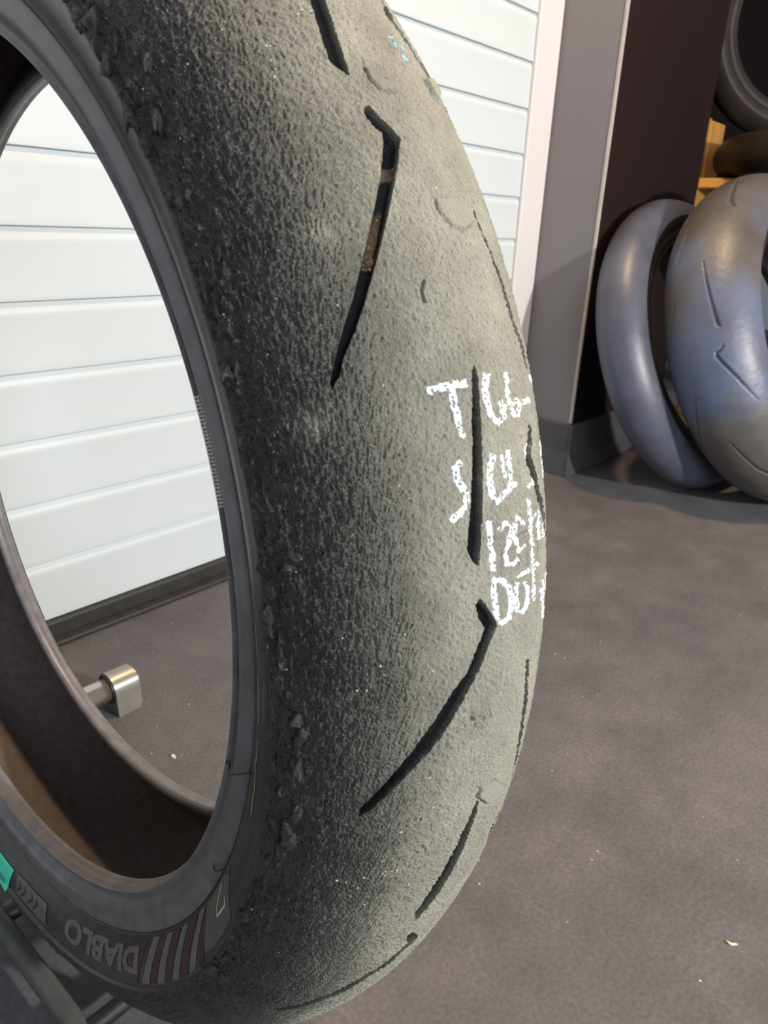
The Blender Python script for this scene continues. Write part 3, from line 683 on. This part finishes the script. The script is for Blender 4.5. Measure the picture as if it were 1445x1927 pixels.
# moulding hairs
def hair(name, pts, r=0.00035):
    cu = bpy.data.curves.new(name, 'CURVE'); cu.dimensions = '3D'; cu.bevel_depth = r; cu.bevel_resolution = 2
    sp = cu.splines.new('POLY'); sp.points.add(len(pts)-1)
    for q, p in zip(sp.points, pts): q.co = (*p, 1)
    to = bpy.data.objects.new(name, cu); COL.objects.link(to); bpy.context.view_layer.update()
    m0 = bpy.data.meshes.new_from_object(to.evaluated_get(bpy.context.evaluated_depsgraph_get()))
    bpy.data.objects.remove(to, do_unlink=True); m0.materials.clear()
    return link(name, m0, tyre, MAT['black'])
for th0, r0, r1, dt in ((-64.0, 0.2165, 0.2345, 3.6), (-76.5, 0.2290, 0.2365, 2.6)):
    pts = []
    for k in range(9):
        a = k/8; r = r0+(r1-r0)*a; th = math.radians(th0-dt*0.5+dt*a)
        pts.append((r*math.cos(th), r*math.sin(th), float(MC.side_z(r))+0.0004+0.0022*math.sin(math.pi*a)))
    hair('mould_hair', pts)

# ---- stand that carries the tyre -----------------------------------------
stand = empty('tyre_stand'); stand.location = (0.179, 0.392, 0)
tag(stand, 'low tubular steel stand with grey end feet, carrying the large foreground tyre', 'tyre stand')
def L3(x, y, z): return (x-0.179, y-0.392, z)
RX = 0.0560; RZ = 0.0220
for sx in (-1, 1):
    link('rail', tube_mesh('rail', L3(0.179+sx*RX, 0.262, RZ), L3(0.179+sx*RX, 0.660, RZ), 0.0072), stand, MAT['rail'])
    link('pad', box_mesh('pad', sx*RX-0.012, sx*RX+0.012, 0.270-0.392-0.016, 0.270-0.392+0.016, 0.0, 0.0150, 0.003), stand, MAT['black'])
for y, x0, x1, zc, rr in ((0.648, 0.012, 0.340, 0.0265, 0.0130),):
    link('crossbar', tube_mesh('crossbar', L3(x0, y, zc), L3(x1, y, zc), rr), stand, MAT['steel'])
for dy in (-0.060, 0.060):                       # the two bars of the cradle the tyre sits on
    link('cradle_bar', tube_mesh('cradle_bar', L3(0.179-0.026, 0.3926+dy, 0.0590), L3(0.179+0.026, 0.3926+dy, 0.0590), 0.0085), stand, MAT['black'])
    link('crossbar', tube_mesh('crossbar', L3(0.179-RX, 0.3926+dy, RZ), L3(0.179+RX, 0.3926+dy, RZ), 0.0060), stand, MAT['black'])
    for sx in (-1, 1):
        link('post', tube_mesh('post', L3(0.179+sx*0.019, 0.3926+dy, RZ), L3(0.179+sx*0.019, 0.3926+dy, 0.0590), 0.0050), stand, MAT['black'])
def foot_mesh():
    prof = []
    w, hh = 0.0178, 0.0445
    for k in range(17):
        a = math.pi*k/16; prof.append((w*math.cos(a), hh-w+w*math.sin(a)))
    prof += [(-w-0.002, 0.003), (-w-0.002, 0.0), (w+0.002, 0.0), (w+0.002, 0.003)]
    bm = bmesh.new(); L = 0.030
    a = [bm.verts.new((-L/2, y, z)) for y, z in prof]; b = [bm.verts.new((L/2, y, z)) for y, z in prof]
    n_ = len(prof)
    for i in range(n_): bm.faces.new((a[i], a[(i+1) % n_], b[(i+1) % n_], b[i]))
    bm.faces.new(a); bm.faces.new(b)
    bmesh.ops.recalc_face_normals(bm, faces=bm.faces)
    ed = [e for e in bm.edges if abs(e.verts[0].co.x-e.verts[1].co.x) < 1e-6 and e.verts[0].co.x > 0]
    bmesh.ops.bevel(bm, geom=ed, offset=0.003, segments=3, affect='EDGES')
    return bm_mesh('foot', bm, True)
fm_ = foot_mesh(); fm_.materials.append(MAT['cap'])
try: fm_.set_sharp_from_angle(angle=math.radians(35))
except Exception: pass
for y in (0.648,):
    for x, rz in ((0.336, 0), (0.022, math.pi)):
        o = link('foot', fm_, stand); o.location = L3(x, y, 0); o.rotation_euler = (0, 0, rz)
        fc = bmesh.new(); bmesh.ops.create_cone(fc, cap_ends=True, segments=32, radius1=0.0160, radius2=0.0160, depth=0.002)
        for v in fc.verts: v.co = (v.co.z-0.0155, v.co.x, v.co.y+0.0265)
        link('foot_collar', bm_mesh('foot_collar', fc, False), o, MAT['black'])

# ---- the other tyres ------------------------------------------------------
def frame(yaw, lean, c):
    nx = Vector((math.cos(yaw)*math.cos(lean), math.sin(yaw)*math.cos(lean), math.sin(lean)))
    if abs(nx.z) > 0.999: x = Vector((1, 0, 0))
    else: x = Vector((0, 0, 1)).cross(nx).normalized()
    y = nx.cross(x)
    return Matrix([[x[0], y[0], nx[0], c[0]], [x[1], y[1], nx[1], c[1]], [x[2], y[2], nx[2], c[2]], [0, 0, 0, 1]])
def rest_z(C, lean):
    return C.Rc*math.cos(lean) + math.hypot(C.b*math.cos(lean), C.a*math.sin(lean))

def other_tyre(label, C, yaw, lean, xy, mats, polys=(), du=3.0, ds=3.0, z=None, group=None, rough=0.15, fine=None):
    zz = rest_z(C, abs(lean)) if z is None else z
    root = empty('motorcycle_tyre', frame(yaw, lean, (xy[0], xy[1], zz)))
    tag(root, label, 'tyre', group)
    n_ = int(C.circ*1000/du); u = -C.circ*500 + np.arange(n_)*C.circ*1000/n_
    s_ = np.linspace(-C.s_edge, C.s_edge, int(2*C.s_edge/ds)+1)
    U_, S_ = np.meshgrid(u, s_, indexing='ij')
    D_ = np.zeros(U_.shape)
    if len(polys): U_, S_, D_ = cut_grooves(U_, S_, polys, C.circ*1000, 4.5, ds*1.04, ds)
    Hh = rough*(fbm(U_/9, S_/9, 5, 3)-0.5)*2 - D_
    P_, N_ = C.pos(U_, S_)
    link('tread', np_mesh('tread', (P_+N_*Hh[..., None]/1000).reshape(-1, 3), grid_faces(*U_.shape)), root, mats[0])
    tyre_shell(root, C, (mats[1], mats[1], mats[2]), 160)
    return root
def stroke(line, w):
    P = np.array(line, float); d = np.gradient(P, axis=0); d /= np.linalg.norm(d, axis=1)[:, None]+1e-9
    nn = np.stack([-d[:, 1], d[:, 0]], 1); k = np.linspace(0.35, 1, len(P))[:, None]
    return [tuple(q) for q in P+nn*w/2*k] + [tuple(q) for q in (P-nn*w/2*k)[::-1]]
C1 = Carcass(0.30605, 0.0525, 0.0575)
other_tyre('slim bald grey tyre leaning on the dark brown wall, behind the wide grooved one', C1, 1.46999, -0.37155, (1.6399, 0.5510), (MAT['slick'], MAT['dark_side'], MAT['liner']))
C2 = Carcass(0.3317, 0.0910, 0.0872)
g2 = [stroke([(165, -21), (100, -33), (36, -44)], 9), stroke([(7, -49), (-4, -42), (-10, -31)], 8), stroke([(-120, -81), (-59, -57), (-10, -31)], 8),
      stroke([(-76, 20), (-140, 42), (-208, 63)], 7), stroke([(-179, -10), (-215, -18), (-259, -28), (-300, -44)], 8),
      stroke([(265, 20), (220, 27), (180, 36)], 7), stroke([(95, 34), (72, 44), (51, 56)], 8), stroke([(326, -37), (310, -45), (294, -53)], 9), stroke([(421, -30), (400, -34), (383, -39)], 8)]
for k in range(1, 7):
    g2 += [stroke([(x-230*k-100, y) for x, y in l], 9) for l in ([(-170, -21), (-235, -33), (-300, -44)], [(-250, 20), (-310, 42), (-380, 63)])]
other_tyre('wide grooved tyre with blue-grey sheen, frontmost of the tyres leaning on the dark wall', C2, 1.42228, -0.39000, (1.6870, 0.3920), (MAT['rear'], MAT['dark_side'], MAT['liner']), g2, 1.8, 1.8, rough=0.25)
C3 = Carcass(0.300, 0.0520, 0.0560)
other_tyre('dark tyre lying flat on the amber wooden rack, under the tilted tyre', C3, 0.0, math.pi/2-0.0001, (2.344, 0.500), (MAT['dark_tyre'], MAT['dark_side'], MAT['liner']), z=0.705)
other_tyre('black tyre tilted up on top of the flat-lying tyre, at the upper right', C1, 3.60, -0.12, (2.47, 0.640), (MAT['dark_tyre'], MAT['dark_tyre'], MAT['black']), z=1.062)

# amber wooden rack under and behind those two
rack = empty('wooden_rack'); rack.location = (2.40, 0.60, 0)
tag(rack, 'amber wooden rack holding the dark tyres beyond the dark brown wall', 'rack')
def RK(x0, x1, y0, y1, z0, z1): return box_mesh('plank', x0-2.40, x1-2.40, y0-0.60, y1-0.60, z0, z1, 0.003)
link('shelf_board', RK(2.16, 2.66, 0.28, 0.78, 0.628, 0.652), rack, MAT['amber'])
for x0, y0 in ((2.30, 0.30), (2.61, 0.30), (2.30, 0.73), (2.61, 0.73)):
    link('leg', RK(x0, x0+0.04, y0, y0+0.04, 0, 0.628), rack, MAT['amber'])
for k, x0 in enumerate((2.06, 2.172, 2.284)):
    link('back_plank', RK(x0, x0+0.108, 0.815, 0.835, 0.60, 0.812-0.004*k), rack, MAT['amber'])
link('rail_board', RK(2.14, 2.66, 0.785, 0.8145, 0.58, 0.628), rack, MAT['amber'])

# ---- small litter on the floor -------------------------------------------
def litter(name, label, cat, pts, th, mat):
    bm = bmesh.new(); c = np.mean(pts, axis=0)
    lo = [bm.verts.new((p[0]-c[0], p[1]-c[1], 0)) for p in pts]; hi = [bm.verts.new((p[0]-c[0], p[1]-c[1], th*(0.6+0.4*(i % 2)))) for i, p in enumerate(pts)]
    n_ = len(pts)
    for i in range(n_): bm.faces.new((lo[i], lo[(i+1) % n_], hi[(i+1) % n_], hi[i]))
    bm.faces.new(lo[::-1]); bm.faces.new(hi)
    o = link(name, bm_mesh(name, bm), None, mat); o.location = (c[0], c[1], 0.0002); tag(o, label, cat)
def fl_pt(px, py):
    d = W @ np.array([(px-722.5)/FPX, (py-963.5)/FPX, 1.0]); d = d*(-CAM_H/d[2]); return (d[0], d[1])
litter('wood_splinter', 'tiny pale splinter lying on the dark floor at the lower right', 'splinter', [fl_pt(*q) for q in ((1364, 1770), (1376, 1777), (1384, 1776), (1388, 1779), (1377, 1781), (1370, 1778))], 0.0015, MAT['cream'])
litter('pebble', 'tiny pale pebble on the floor seen through the tyre opening', 'pebble', [fl_pt(*q) for q in ((322, 1424), (327, 1423), (331, 1426), (328, 1429), (323, 1428))], 0.003, MAT['grit'])
